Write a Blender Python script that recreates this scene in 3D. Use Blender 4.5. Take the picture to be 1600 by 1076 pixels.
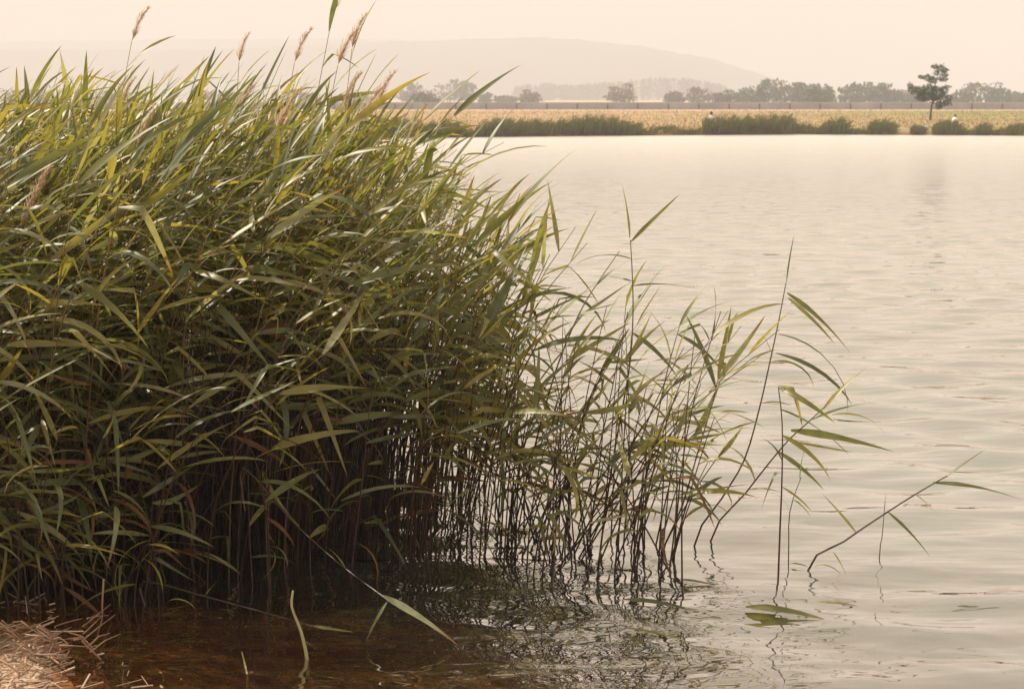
import bpy, math, random
import numpy as np
from mathutils import Vector, Matrix

SC = bpy.context.scene
COL = SC.collection
for o in list(bpy.data.objects):
    bpy.data.objects.remove(o)

# ------------------------------------------------------------------ camera
CAM_Z, PITCH, FPX = 2.0, math.atan((538 - 155) / 2222.0), 2222.0
cam = bpy.data.cameras.new("camera")
cam.lens, cam.sensor_width = 50.0, 36.0
cam.clip_start, cam.clip_end = 0.1, 20000
cam.dof.use_dof, cam.dof.focus_distance, cam.dof.aperture_fstop = True, 6.0, 8.0
cam_o = bpy.data.objects.new("camera", cam)
COL.objects.link(cam_o)
cam_o.location = (0, 0, CAM_Z)
cam_o.rotation_euler = (math.pi / 2 - PITCH, 0, 0)
SC.camera = cam_o

# ------------------------------------------------------------------ sky, sun, exposure
SUN_AZ, SUN_EL = math.radians(-67), math.radians(48)      # azimuth from +Y towards +X; the sun stands on the left
world = bpy.data.worlds.new("World")
SC.world = world
world.use_nodes = True
wn, wl = world.node_tree.nodes, world.node_tree.links
wn.clear()
sky = wn.new("ShaderNodeTexSky")
sky.sky_type = 'NISHITA'
sky.sun_disc = False
sky.sun_elevation, sky.sun_rotation = SUN_EL, SUN_AZ
sky.air_density, sky.dust_density, sky.ozone_density = 0.6, 6.0, 0.6
tint = wn.new("ShaderNodeMix"); tint.data_type = 'RGBA'; tint.blend_type = 'MIX'
tint.inputs[0].default_value = 0.95
tint.inputs[7].default_value = (12.5, 10.95, 8.25, 1)       # thick summer haze: an almost even cream sky
bg = wn.new("ShaderNodeBackground"); bg.inputs[1].default_value = 0.060
wo = wn.new("ShaderNodeOutputWorld")
wl.new(sky.outputs[0], tint.inputs[6]); wl.new(tint.outputs[2], bg.inputs[0]); wl.new(bg.outputs[0], wo.inputs[0])

sun = bpy.data.lights.new("sun", 'SUN')
sun.energy, sun.angle, sun.color = 5.0, math.radians(0.6), (1.0, 0.90, 0.77)
sun_o = bpy.data.objects.new("sun", sun)
COL.objects.link(sun_o)
sd = Vector((math.sin(SUN_AZ) * math.cos(SUN_EL), math.cos(SUN_AZ) * math.cos(SUN_EL), math.sin(SUN_EL)))
sun_o.rotation_euler = sd.to_track_quat('Z', 'Y').to_euler()
sun_o.location = sd * 50

SC.view_settings.view_transform = 'Standard'
SC.view_settings.look = 'None'
SC.view_settings.gamma = 1
SC.view_settings.use_curve_mapping = False
SC.view_settings.exposure = 0.41
SC.render.engine = 'CYCLES'
cy = SC.cycles
cy.use_denoising = True
cy.max_bounces, cy.diffuse_bounces, cy.glossy_bounces, cy.transmission_bounces = 8, 3, 3, 4
cy.transparent_max_bounces, cy.volume_bounces = 10, 2
cy.use_adaptive_sampling = False

# ------------------------------------------------------------------ helpers
rng = random.Random(7)
nrg = np.random.default_rng(7)
CP, SP = math.cos(PITCH), math.sin(PITCH)

def ray(x, y):
    cx, cyy = (x - 800) / FPX, (538 - y) / FPX
    return Vector((cx, CP + cyy * SP, -SP + cyy * CP))
def at(x, y, Y):
    d = ray(x, y)
    return Vector((0, 0, CAM_Z)) + d * (Y / d.y)
def onz(x, y, z=0.0):
    d = ray(x, y)
    return Vector((0, 0, CAM_Z)) + d * ((z - CAM_Z) / d.z)

def mesh(name, verts, faces, mat=None, smooth=False):
    me = bpy.data.meshes.new(name)
    me.from_pydata([tuple(v) for v in verts] if not isinstance(verts, np.ndarray) else verts.tolist(), [], faces if not isinstance(faces, np.ndarray) else faces.tolist())
    if mat: me.materials.append(mat)
    if smooth: me.polygons.foreach_set("use_smooth", [True] * len(me.polygons))
    me.update()
    return me
def put(name, me, parent=None, loc=None, mat4=None):
    o = bpy.data.objects.new(name, me)
    COL.objects.link(o)
    if parent: o.parent = parent
    if loc is not None: o.location = loc
    if mat4 is not None: o.matrix_basis = mat4
    return o
def tag(o, label=None, cat=None, group=None, kind=None):
    if label: o["label"] = label
    if cat: o["category"] = cat
    if group: o["group"] = group
    if kind: o["kind"] = kind
    return o
def empty(name, loc=(0, 0, 0)):
    o = put(name, None, loc=loc)
    o.empty_display_size = 0.1
    return o

class MB:                                                    # collects numpy pieces into one mesh
    def __init__(s): s.v, s.f, s.n = [], [], 0
    def add(s, v, f):
        v = np.asarray(v, float)
        s.v.append(v); s.f.extend((np.asarray(f, int) + s.n).tolist() if not isinstance(f, list) else [[i + s.n for i in q] for q in f]); s.n += len(v)
    def mesh(s, name, mat, smooth=False): return mesh(name, np.concatenate(s.v), s.f, mat, smooth)

def tube(pts, radii, sides=4):
    pts = [Vector(p) for p in pts]; V, F = [], []
    n = len(pts)
    for i, p in enumerate(pts):
        t = (pts[min(i + 1, n - 1)] - pts[max(i - 1, 0)]).normalized()
        a = t.cross(Vector((0.13, 1, 0.07))).normalized(); b = t.cross(a)
        for k in range(sides):
            an = 2 * math.pi * k / sides
            V.append(tuple(p + (a * math.cos(an) + b * math.sin(an)) * radii[i]))
    for i in range(n - 1):
        for k in range(sides):
            k2 = (k + 1) % sides
            F.append([i * sides + k, i * sides + k2, (i + 1) * sides + k2, (i + 1) * sides + k])
    F.append([(n - 1) * sides + k for k in range(sides)])
    F.append([k for k in reversed(range(sides))])
    return V, F
def box(x0, x1, y0, y1, z0, z1):
    v = [(x, y, z) for z in (z0, z1) for y in (y0, y1) for x in (x0, x1)]
    return v, [[0, 2, 3, 1], [4, 5, 7, 6], [0, 1, 5, 4], [2, 6, 7, 3], [0, 4, 6, 2], [1, 3, 7, 5]]

# ------------------------------------------------------------------ materials
def newmat(name):
    m = bpy.data.materials.new(name); m.use_nodes = True
    m.node_tree.nodes.clear()
    return m, m.node_tree.nodes, m.node_tree.links
def ramp(nt, stops):
    r = nt.new("ShaderNodeValToRGB"); e = r.color_ramp.elements
    while len(e) < len(stops): e.new(0.5)
    for el, (p, c) in zip(e, stops): el.position, el.color = p, (*c, 1)
    return r

def leaf_material(name, stops, trans=0.45, rough=0.44, spec=0.9, tcol=(1.42, 1.3, 0.55)):
    m, N, L = newmat(name)
    oi = N.new("ShaderNodeObjectInfo"); ge = N.new("ShaderNodeNewGeometry")
    add = N.new("ShaderNodeMath"); add.operation = 'ADD'
    L.new(oi.outputs["Random"], add.inputs[0]); L.new(ge.outputs["Random Per Island"], add.inputs[1])
    fr = N.new("ShaderNodeMath"); fr.operation = 'FRACT'; L.new(add.outputs[0], fr.inputs[0])
    r = ramp(N, stops); L.new(fr.outputs[0], r.inputs[0])
    tc = N.new("ShaderNodeTexCoord"); no = N.new("ShaderNodeTexNoise"); no.inputs["Scale"].default_value = 9
    L.new(tc.outputs["Object"], no.inputs["Vector"])
    mx = N.new("ShaderNodeMix"); mx.data_type = 'RGBA'; mx.blend_type = 'MULTIPLY'; mx.inputs[0].default_value = 0.55
    r2 = ramp(N, [(0.3, (0.62, 0.62, 0.6)), (0.7, (1.25, 1.2, 1.1))]); L.new(no.outputs["Fac"], r2.inputs[0])
    L.new(r.outputs[0], mx.inputs[6]); L.new(r2.outputs[0], mx.inputs[7])
    # dry brown tips on some leaves
    al = N.new("ShaderNodeAttribute"); al.attribute_name = "along"
    th = N.new("ShaderNodeMath"); th.operation = 'MULTIPLY_ADD'; th.inputs[1].default_value = 0.75; L.new(fr.outputs[0], th.inputs[0]); L.new(al.outputs["Fac"], th.inputs[2])
    tip = N.new("ShaderNodeMapRange"); tip.interpolation_type = 'SMOOTHSTEP'; tip.inputs[1].default_value, tip.inputs[2].default_value = 1.32, 1.68; L.new(th.outputs[0], tip.inputs[0])
    mt = N.new("ShaderNodeMix"); mt.data_type = 'RGBA'; mt.inputs[7].default_value = (0.22, 0.11, 0.045, 1)
    L.new(tip.outputs[0], mt.inputs[0]); L.new(mx.outputs[2], mt.inputs[6]); mx = mt
    p = N.new("ShaderNodeBsdfPrincipled"); p.inputs["Roughness"].default_value = rough
    p.inputs["Specular IOR Level"].default_value = spec
    L.new(mx.outputs[2], p.inputs["Base Color"])
    t = N.new("ShaderNodeBsdfTranslucent")
    tm = N.new("ShaderNodeMix"); tm.data_type = 'RGBA'; tm.blend_type = 'MULTIPLY'; tm.inputs[0].default_value = 1
    tm.inputs[7].default_value = (*tcol, 1); L.new(mx.outputs[2], tm.inputs[6]); L.new(tm.outputs[2], t.inputs[0])
    ms = N.new("ShaderNodeMixShader"); ms.inputs[0].default_value = trans
    L.new(p.outputs[0], ms.inputs[1]); L.new(t.outputs[0], ms.inputs[2])
    o = N.new("ShaderNodeOutputMaterial"); L.new(ms.outputs[0], o.inputs[0])
    return m

M_LEAF = leaf_material("reed_leaf", [(0.0, (0.10, 0.122, 0.062)), (0.3, (0.145, 0.165, 0.062)), (0.6, (0.215, 0.21, 0.058)), (0.85, (0.31, 0.275, 0.085)), (1.0, (0.29, 0.31, 0.21))], 0.5)
M_DRY = leaf_material("dry_leaf", [(0.0, (0.09, 0.042, 0.018)), (0.5, (0.19, 0.10, 0.042)), (1.0, (0.06, 0.027, 0.013))], 0.25, 0.6, 0.3, (1.1, 0.9, 0.6))
M_PLUME = leaf_material("plume", [(0.0, (0.70, 0.56, 0.45)), (0.5, (0.64, 0.48, 0.37)), (1.0, (0.74, 0.62, 0.51))], 0.5, 0.7, 0.2, (1.0, 0.95, 0.88))
M_FARREED = leaf_material("far_reed", [(0.0, (0.085, 0.096, 0.032)), (0.6, (0.135, 0.135, 0.042)), (1.0, (0.20, 0.165, 0.06))], 0.35, 0.5, 0.3)
M_FARSTALK = leaf_material("far_stalk", [(0.0, (0.13, 0.062, 0.035)), (1.0, (0.20, 0.10, 0.06))], 0.1, 0.7, 0.2, (1, 0.8, 0.6))
M_GRASS = leaf_material("dry_grass", [(0.0, (0.28, 0.205, 0.10)), (0.5, (0.33, 0.245, 0.13)), (0.8, (0.20, 0.19, 0.075)), (1.0, (0.29, 0.19, 0.11))], 0.3, 0.7, 0.2, (1.1, 1, 0.6))
M_CROWN = leaf_material("tree_leaf", [(0.0, (0.038, 0.054, 0.020)), (0.5, (0.062, 0.082, 0.028)), (0.85, (0.090, 0.100, 0.032)), (1.0, (0.11, 0.105, 0.036))], 0.25, 0.55, 0.3)
M_CROWN2 = leaf_material("tree_leaf_olive", [(0.0, (0.070, 0.060, 0.028)), (0.5, (0.10, 0.085, 0.03)), (1.0, (0.14, 0.11, 0.04))], 0.25, 0.55, 0.3)
M_STRAW = leaf_material("straw", [(0.0, (0.40, 0.26, 0.18)), (0.4, (0.58, 0.43, 0.32)), (0.7, (0.24, 0.12, 0.07)), (1.0, (0.66, 0.54, 0.44))], 0.1, 0.6, 0.3, (1, 0.9, 0.7))

def stem_material():
    m, N, L = newmat("reed_stem")
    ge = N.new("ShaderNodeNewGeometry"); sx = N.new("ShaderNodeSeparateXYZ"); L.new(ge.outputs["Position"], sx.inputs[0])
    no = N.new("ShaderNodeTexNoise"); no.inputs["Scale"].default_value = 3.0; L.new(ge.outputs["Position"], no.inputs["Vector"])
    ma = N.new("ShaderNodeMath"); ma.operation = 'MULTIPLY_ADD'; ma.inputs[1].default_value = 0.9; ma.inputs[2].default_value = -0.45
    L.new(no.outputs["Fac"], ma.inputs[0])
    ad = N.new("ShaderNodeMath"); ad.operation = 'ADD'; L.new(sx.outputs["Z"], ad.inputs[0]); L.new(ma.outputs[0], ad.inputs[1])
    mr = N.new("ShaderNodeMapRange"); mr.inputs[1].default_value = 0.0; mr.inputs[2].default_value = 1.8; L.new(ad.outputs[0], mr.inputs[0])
    r = ramp(N, [(0.0, (0.030, 0.013, 0.008)), (0.3, (0.055, 0.023, 0.012)), (0.55, (0.09, 0.055, 0.02)), (1.0, (0.20, 0.16, 0.05))])  # brown foot is natural; its near-black depth is painted shade inside the bed
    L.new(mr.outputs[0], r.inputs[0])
    p = N.new("ShaderNodeBsdfPrincipled"); p.inputs["Roughness"].default_value = 0.45; L.new(r.outputs[0], p.inputs["Base Color"])
    o = N.new("ShaderNodeOutputMaterial"); L.new(p.outputs[0], o.inputs[0])
    return m
M_STEM = stem_material()

M_PALE = leaf_material("pale_stem", [(0.0, (0.28, 0.26, 0.12)), (1.0, (0.36, 0.30, 0.15))], 0.05, 0.5, 0.4)
def plain(name, col, rough=0.7, noise=0.0, scale=5.0, metal=0.0):
    m, N, L = newmat(name)
    p = N.new("ShaderNodeBsdfPrincipled"); p.inputs["Roughness"].default_value = rough; p.inputs["Metallic"].default_value = metal
    tc = N.new("ShaderNodeTexCoord"); no = N.new("ShaderNodeTexNoise"); no.inputs["Scale"].default_value = scale
    L.new(tc.outputs["Object"], no.inputs["Vector"])
    r = ramp(N, [(0.3, tuple(c * (1 - noise) for c in col)), (0.7, tuple(min(1, c * (1 + noise)) for c in col))])
    L.new(no.outputs["Fac"], r.inputs[0]); L.new(r.outputs[0], p.inputs["Base Color"])
    o = N.new("ShaderNodeOutputMaterial"); L.new(p.outputs[0], o.inputs[0])
    return m
M_BARK = plain("bark", (0.10, 0.065, 0.045), 0.85, 0.35, 6)
M_STEEL = plain("barrier_steel", (0.36, 0.34, 0.38), 0.55, 0.15, 0.4)
M_POST = plain("barrier_post", (0.12, 0.10, 0.11), 0.7, 0.2, 2)
M_ROAD = plain("asphalt", (0.10, 0.10, 0.105), 0.85, 0.2, 1.2)
M_SHIRT = plain("white_cloth", (0.78, 0.76, 0.74), 0.8, 0.05, 8)
M_SKIN = plain("skin", (0.48, 0.28, 0.19), 0.6, 0.05, 8)
M_HAIR = plain("dark_hair", (0.03, 0.022, 0.018), 0.6, 0.2, 20)
M_TROUSER = plain("dark_cloth", (0.05, 0.055, 0.08), 0.8, 0.2, 8)
M_BAG = plain("white_plastic", (0.75, 0.74, 0.72), 0.45, 0.06, 6)
M_SHADESTALK = plain('painted_shade_stalk', (0.026, 0.014, 0.009), 0.6, 0.5, 4)  # dead stalks coloured extra dark: shade of the bed's hollow painted in
M_OLDSTEM = plain('old_stem', (0.27, 0.155, 0.10), 0.7, 0.35, 20)
M_HILL = plain("hill_woods", (0.07, 0.075, 0.045), 0.95, 0.3, 0.01)

def ground_material():
    m, N, L = newmat("ground")
    ge = N.new("ShaderNodeNewGeometry"); sx = N.new("ShaderNodeSeparateXYZ"); L.new(ge.outputs["Position"], sx.inputs[0])
    def noise(scale, detail=4, vec=None, rough=0.6):
        n = N.new("ShaderNodeTexNoise"); n.inputs["Scale"].default_value = scale; n.inputs["Detail"].default_value = detail; n.inputs["Roughness"].default_value = rough
        L.new(vec or ge.outputs["Position"], n.inputs["Vector"]); return n
    def mix(a, b, fac, mode='MIX'):
        x = N.new("ShaderNodeMix"); x.data_type = 'RGBA'; x.blend_type = mode
        for s, i in ((a, 6), (b, 7)): L.new(s, x.inputs[i])
        L.new(fac, x.inputs[0]); return x.outputs[2]
    def rng_(sock, a, b):
        r = N.new("ShaderNodeMapRange"); r.interpolation_type = 'SMOOTHSTEP'; r.inputs[1].default_value = a; r.inputs[2].default_value = b; L.new(sock, r.inputs[0]); return r.outputs[0]
    mp = N.new("ShaderNodeMapping"); mp.inputs["Scale"].default_value = (0.05, 0.30, 1); L.new(ge.outputs["Position"], mp.inputs[0])
    nf = noise(1.0, 5, mp.outputs[0])
    field = ramp(N, [(0.28, (0.23, 0.185, 0.08)), (0.42, (0.34, 0.235, 0.115)), (0.52, (0.40, 0.25, 0.14)), (0.62, (0.43, 0.30, 0.165)), (0.75, (0.32, 0.195, 0.105))]); L.new(nf.outputs["Fac"], field.inputs[0])
    mp2 = N.new("ShaderNodeMapping"); mp2.inputs["Scale"].default_value = (0.035, 0.16, 1); mp2.inputs["Location"].default_value = (3, 9, 0); L.new(ge.outputs["Position"], mp2.inputs[0])
    ng = noise(1.0, 4, mp2.outputs[0])
    green = ramp(N, [(0, (0.20, 0.19, 0.05)), (1, (0.27, 0.235, 0.07))]); L.new(nf.outputs["Fac"], green.inputs[0])
    gx = N.new("ShaderNodeMath"); gx.operation = 'MULTIPLY_ADD'; gx.inputs[1].default_value = 0.006; L.new(sx.outputs["X"], gx.inputs[0]); L.new(ng.outputs["Fac"], gx.inputs[2])
    f2 = mix(field.outputs[0], green.outputs[0], rng_(gx.outputs[0], 0.58, 0.85))
    pale = N.new("ShaderNodeRGB"); pale.outputs[0].default_value = (0.52, 0.38, 0.27, 1)
    f3 = mix(f2, pale.outputs[0], rng_(sx.outputs["Y"], 168, 184))
    bankc = ramp(N, [(0.35, (0.12, 0.065, 0.04)), (0.65, (0.28, 0.18, 0.11))]); L.new(noise(1.7).outputs["Fac"], bankc.inputs[0])
    f4 = mix(bankc.outputs[0], f3, rng_(sx.outputs["Z"], 0.14, 0.24))
    mud = ramp(N, [(0.3, (0.06, 0.021, 0.004)), (0.5, (0.14, 0.05, 0.009)), (0.72, (0.25, 0.10, 0.018))]); L.new(noise(7.0, 8).outputs["Fac"], mud.inputs[0])
    straw = ramp(N, [(0.3, (0.16, 0.085, 0.05)), (0.5, (0.40, 0.27, 0.19)), (0.7, (0.56, 0.43, 0.33))]); L.new(noise(28, 6).outputs["Fac"], straw.inputs[0])
    near = mix(mud.outputs[0], straw.outputs[0], rng_(sx.outputs["Z"], 0.004, 0.022))
    allc = mix(near, f4, rng_(sx.outputs["Y"], 30, 40))
    p = N.new("ShaderNodeBsdfPrincipled"); p.inputs["Roughness"].default_value = 0.9; p.inputs["Specular IOR Level"].default_value = 0.15
    L.new(allc, p.inputs["Base Color"])
    bp = N.new("ShaderNodeBump"); bp.inputs["Strength"].default_value = 0.7; bp.inputs["Distance"].default_value = 0.03
    L.new(noise(22, 6).outputs["Fac"], bp.inputs["Height"]); L.new(bp.outputs[0], p.inputs["Normal"])
    o = N.new("ShaderNodeOutputMaterial"); L.new(p.outputs[0], o.inputs[0])
    return m

def water_material():
    m, N, L = newmat("lake_water")
    ge = N.new("ShaderNodeNewGeometry")
    def noise(sx, sy, detail, loc=(0, 0, 0), rot=0):
        mp = N.new("ShaderNodeMapping"); mp.inputs["Scale"].default_value = (sx, sy, 1); mp.inputs["Location"].default_value = loc; mp.inputs["Rotation"].default_value = (0, 0, rot)
        L.new(ge.outputs["Position"], mp.inputs[0])
        n = N.new("ShaderNodeTexNoise"); n.inputs["Scale"].default_value = 1; n.inputs["Detail"].default_value = detail; n.inputs["Roughness"].default_value = 0.5
        L.new(mp.outputs[0], n.inputs["Vector"]); return n.outputs["Fac"]
    def bump(h, dist, prev=None, strength=1.0):
        b = N.new("ShaderNodeBump"); b.inputs["Strength"].default_value = strength; b.inputs["Distance"].default_value = dist
        L.new(h, b.inputs["Height"])
        if prev: L.new(prev, b.inputs["Normal"])
        return b.outputs[0]
    spy = N.new("ShaderNodeSeparateXYZ"); L.new(ge.outputs["Position"], spy.inputs[0])
    fy = N.new("ShaderNodeMapRange"); fy.inputs[1].default_value, fy.inputs[2].default_value, fy.inputs[3].default_value = 6, 14, 0.3; L.new(spy.outputs["Y"], fy.inputs[0])
    def scaled(h):
        q = N.new("ShaderNodeMath"); q.operation = 'MULTIPLY'; L.new(h, q.inputs[0]); L.new(fy.outputs[0], q.inputs[1]); return q.outputs[0]
    b1 = bump(noise(0.55, 2.3, 3, rot=0.05), 0.058)
    b2 = bump(scaled(noise(2.0, 7.5, 3, (5, 2, 0), -0.06)), 0.017, b1)
    b3 = bump(scaled(noise(9, 16, 1, (1, 7, 0), 0.2)), 0.002, b2)
    lw = N.new("ShaderNodeLayerWeight"); lw.inputs["Blend"].default_value = 0.5; L.new(b3, lw.inputs["Normal"])
    pw = N.new("ShaderNodeMath"); pw.operation = 'POWER'; pw.inputs[1].default_value = 2.8; L.new(lw.outputs["Facing"], pw.inputs[0])
    fr = N.new("ShaderNodeMath"); fr.operation = 'MULTIPLY_ADD'; fr.inputs[1].default_value = 0.63; fr.inputs[2].default_value = 0.37; L.new(pw.outputs[0], fr.inputs[0])
    gl = N.new("ShaderNodeBsdfGlossy"); 
    sy = N.new("ShaderNodeSeparateXYZ"); L.new(ge.outputs["Position"], sy.inputs[0])
    rr = N.new("ShaderNodeMapRange"); rr.inputs[1].default_value, rr.inputs[2].default_value, rr.inputs[3].default_value, rr.inputs[4].default_value = 16, 75, 0.012, 0.40      # waves too small to see at that distance
    L.new(sy.outputs["Y"], rr.inputs[0]); L.new(rr.outputs[0], gl.inputs["Roughness"])
    gl.inputs["Color"].default_value = (1, 0.945, 0.92, 1); L.new(b3, gl.inputs["Normal"])
    tr = N.new("ShaderNodeBsdfTransparent"); tr.inputs[0].default_value = (0.93, 0.85, 0.70, 1)
    df = N.new("ShaderNodeBsdfDiffuse"); df.inputs[0].default_value = (0.105, 0.125, 0.118, 1)
    # murk: the deeper the water the less of the bed one sees
    at_ = N.new("ShaderNodeAttribute"); at_.attribute_name = "murk"
    m1 = N.new("ShaderNodeMixShader"); L.new(at_.outputs["Fac"], m1.inputs[0]); L.new(tr.outputs[0], m1.inputs[1]); L.new(df.outputs[0], m1.inputs[2])
    m2 = N.new("ShaderNodeMixShader"); L.new(fr.outputs[0], m2.inputs[0]); L.new(m1.outputs[0], m2.inputs[1]); L.new(gl.outputs[0], m2.inputs[2])
    o = N.new("ShaderNodeOutputMaterial"); L.new(m2.outputs[0], o.inputs[0])
    return m

# ------------------------------------------------------------------ terrain
P1, P2 = onz(185, 1076), onz(0, 985)
SHN = np.array([(P2.y - P1.y), -(P2.x - P1.x)]); SHN /= np.linalg.norm(SHN)       # towards the lake
FARX = np.array([-900, -60, onz(600, 216).x, onz(900, 212.5).x, onz(1250, 210).x, onz(1600, 212).x, 60, 900.0])
FARY = np.array([60, 72, onz(600, 216).y, onz(900, 212.5).y, onz(1250, 210).y, onz(1600, 212).y, 79, 84.0])
def yfar(X): return np.interp(X, FARX, FARY)
def ground_z(X, Y):
    X, Y = np.asarray(X, float), np.asarray(Y, float)
    s = (X - P1.x) * SHN[0] + (Y - P1.y) * SHN[1] + 0.05 * np.sin(X * 5.1 + 1) + 0.04 * np.sin(Y * 7.3)
    near = np.where(s > 0, -(0.12 * s + 0.025 * s * s), np.minimum(0.35, -0.06 * s))
    near = np.maximum(near, -1.6)
    t = Y - yfar(X) + 0.35 * np.sin(X * 0.9) + 0.2 * np.sin(X * 2.3 + 1)
    far = np.where(t < 0, np.maximum(-1.6, 0.35 * t), np.minimum(0.28, 0.45 * t) + np.clip(t / 110, 0, 1) * 0.36 + np.clip((t - 110) / 300, 0, 1) * 0.25)
    return np.where(Y > 30, far, near) + 0.012 * np.sin(X * 11 + Y * 3) * (Y < 30)
def gz(x, y): return float(ground_z(x, y))

def axis(breaks):
    out = []
    for a, b, n in breaks: out.extend(np.linspace(a, b, n, endpoint=False))
    out.append(breaks[-1][1]); return np.array(out)
def gridmesh(name, xs, ys, zf, mat, smooth=True):
    X, Y = np.meshgrid(xs, ys)
    v = np.stack([X, Y, zf(X, Y)], -1).reshape(-1, 3)
    nx, ny = len(xs), len(ys)
    i = np.arange(nx - 1)[None, :] + np.arange(ny - 1)[:, None] * nx
    f = np.stack([i, i + 1, i + 1 + nx, i + nx], -1).reshape(-1, 4)
    return mesh(name, v, f, mat, smooth)
gx = axis([(-5300, -600, 8), (-600, -60, 18), (-60, -30, 20), (-30, -6, 24), (-6, 4, 90), (4, 30, 40), (30, 60, 20), (60, 600, 18), (600, 5300, 8)])
gy = axis([(-330, -4, 10), (-4, 3, 20), (3, 9, 80), (9, 30, 15), (30, 64, 8), (64, 86, 88), (86, 200, 40), (200, 800, 20), (800, 3500, 10)])
ground = tag(put("ground", gridmesh("ground", gx, gy, ground_z, ground_material())), kind="structure")

# lake: real swell near the camera, finer ripples in the material
def waves(X, Y):
    r = np.random.default_rng(29); Z = np.zeros_like(X)
    for lam_lo, lam_hi, n, slope in ((0.36, 0.66, 10, 0.056), (0.2, 0.36, 14, 0.022), (0.09, 0.16, 16, 0.020)):
        for _ in range(n):
            lam = r.uniform(lam_lo, lam_hi); k = 2 * math.pi / lam
            th = r.normal(math.pi / 2 + 0.10, 0.42)
            a = slope / k * r.uniform(0.5, 1.2)
            fade = np.clip((lam * 60 - Y) / (lam * 25), 0, 1)
            Z += a * np.sin(k * (X * math.cos(th) + Y * math.sin(th)) + r.uniform(0, 6.28)) * fade
    return Z
u = axis([(-60, -1, 16), (-1, 1, 420), (1, 60, 16)])
rows = np.concatenate([np.linspace(2.6, 4.2, 30, endpoint=False), 4.2 * np.exp(np.linspace(0, math.log(88 / 4.2), 620))])
Uu, Yy = np.meshgrid(u, rows)
Xx = np.where(np.abs(Uu) <= 1, Uu * (0.42 * Yy + 0.9), np.sign(Uu) * ((0.42 * Yy + 0.9) + (np.abs(Uu) - 1) * 12))
Zz = waves(Xx, Yy) * np.clip(-ground_z(Xx, Yy) / 0.26, 0.25, 1.0)      # calmer in the shelter of the bank and the bed
v = np.stack([Xx, Yy, Zz], -1).reshape(-1, 3)
nx, ny = len(u), len(rows)
ii = np.arange(nx - 1)[None, :] + np.arange(ny - 1)[:, None] * nx
wm = mesh("lake_water", v, np.stack([ii, ii + 1, ii + 1 + nx, ii + nx], -1).reshape(-1, 4), water_material(), True)
depth = np.clip(-ground_z(v[:, 0], v[:, 1]), 0, 2)
att = wm.attributes.new("murk", 'FLOAT', 'POINT')
att.data.foreach_set("value", (1 - np.exp(-(depth / 0.55) ** 1.8)).astype(np.float32))
lake = tag(put("lake_water", wm), kind="structure")

# hills
def ridge(name, Yd, prof, seed, thick):
    r = np.random.default_rng(seed)
    px = np.array([p[0] for p in prof], float); py = np.array([p[1] for p in prof], float)
    xs = (px - 800) / FPX * Yd * CP; zs = CAM_Z + (155 - py) / FPX * Yd
    X = np.linspace(xs[0], xs[-1], 260); H = np.maximum(np.interp(X, xs, zs), 0.2)
    k = np.ones(9) / 9; H = np.convolve(np.pad(H, 4, mode='edge'), k, 'valid')
    H += r.normal(0, 0.012 * Yd / 30 * 0.6, len(X)) * np.clip(H / 40, 0, 1)
    T = np.linspace(-1, 1, 25); sh = np.cos(T * math.pi / 2) ** 1.3
    V = np.stack([np.repeat(X[None], 25, 0), Yd + T[:, None] * thick + 0 * X[None], H[None] * sh[:, None] * (1 + r.normal(0, 0.01, (25, len(X))))], -1)
    V[..., 2] -= 0.5
    n = len(X); i = np.arange(n - 1)[None] + np.arange(24)[:, None] * n
    return tag(put(name, mesh(name, V.reshape(-1, 3), np.stack([i, i + 1, i + 1 + n, i + n], -1).reshape(-1, 4), M_HILL, True)), kind="structure")
ridge("hill", 1900, [(-900, 118), (-500, 96), (-200, 84), (100, 80), (300, 82), (450, 76), (560, 71), (680, 67), (760, 64), (860, 63), (940, 69), (1010, 77), (1080, 88), (1140, 104), (1190, 122), (1260, 140), (1400, 152), (1700, 155)], 3, 350)
ridge("hill", 2500, [(-900, 105), (-300, 80), (0, 70), (250, 66), (480, 64), (640, 66), (760, 72), (900, 84), (1100, 110), (1300, 146), (1500, 156)], 4, 400)

# road and crash barrier on the far side of the field
YB = 190.0
zb = gz(0, YB) + 0.0
rv = []
prof = [(YB + 1.0, zb - 0.3), (YB + 1.8, zb + 0.42), (YB + 9.5, zb + 0.46), (YB + 11, zb - 0.3)]
mbr = MB()
for (ya, za), (yb_, zb_) in zip(prof[:-1], prof[1:]):
    mbr.add([(-420, ya, za), (420, ya, za), (420, yb_, zb_), (-420, yb_, zb_)], [[0, 1, 2, 3]])
tag(put("road", mbr.mesh("road", M_ROAD)), kind="structure")
bar = tag(empty("crash_barrier", (0, YB, zb)), "long grey steel crash barrier along the road beyond the dry field", "barrier")
wprof = [(0.0, 0.50), (-0.05, 0.545), (-0.05, 0.60), (0.02, 0.655), (0.02, 0.70), (-0.05, 0.755), (-0.05, 0.82), (0.0, 0.865), (0.0, 0.945), (0.02, 0.945)]
for z_off, nm in ((0.0, "rail"), (-0.44, "rail")):
    mb = MB(); V = [(x, yy, zz + z_off) for x in (-110, 110) for yy, zz in wprof]; n = len(wprof)
    mb.add(V, [[i, i + 1, n + i + 1, n + i] for i in range(n - 1)])
    put(nm, mb.mesh("rail", M_STEEL), bar)
pv, pf = box(-0.07, 0.07, -0.13, -0.055, -0.1, 0.78)
pm = mesh("post", pv, pf, M_POST)
for k in range(-27, 28):
    put("post", pm, bar, (k * 4.0 + 0.6, 0, 0))

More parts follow.
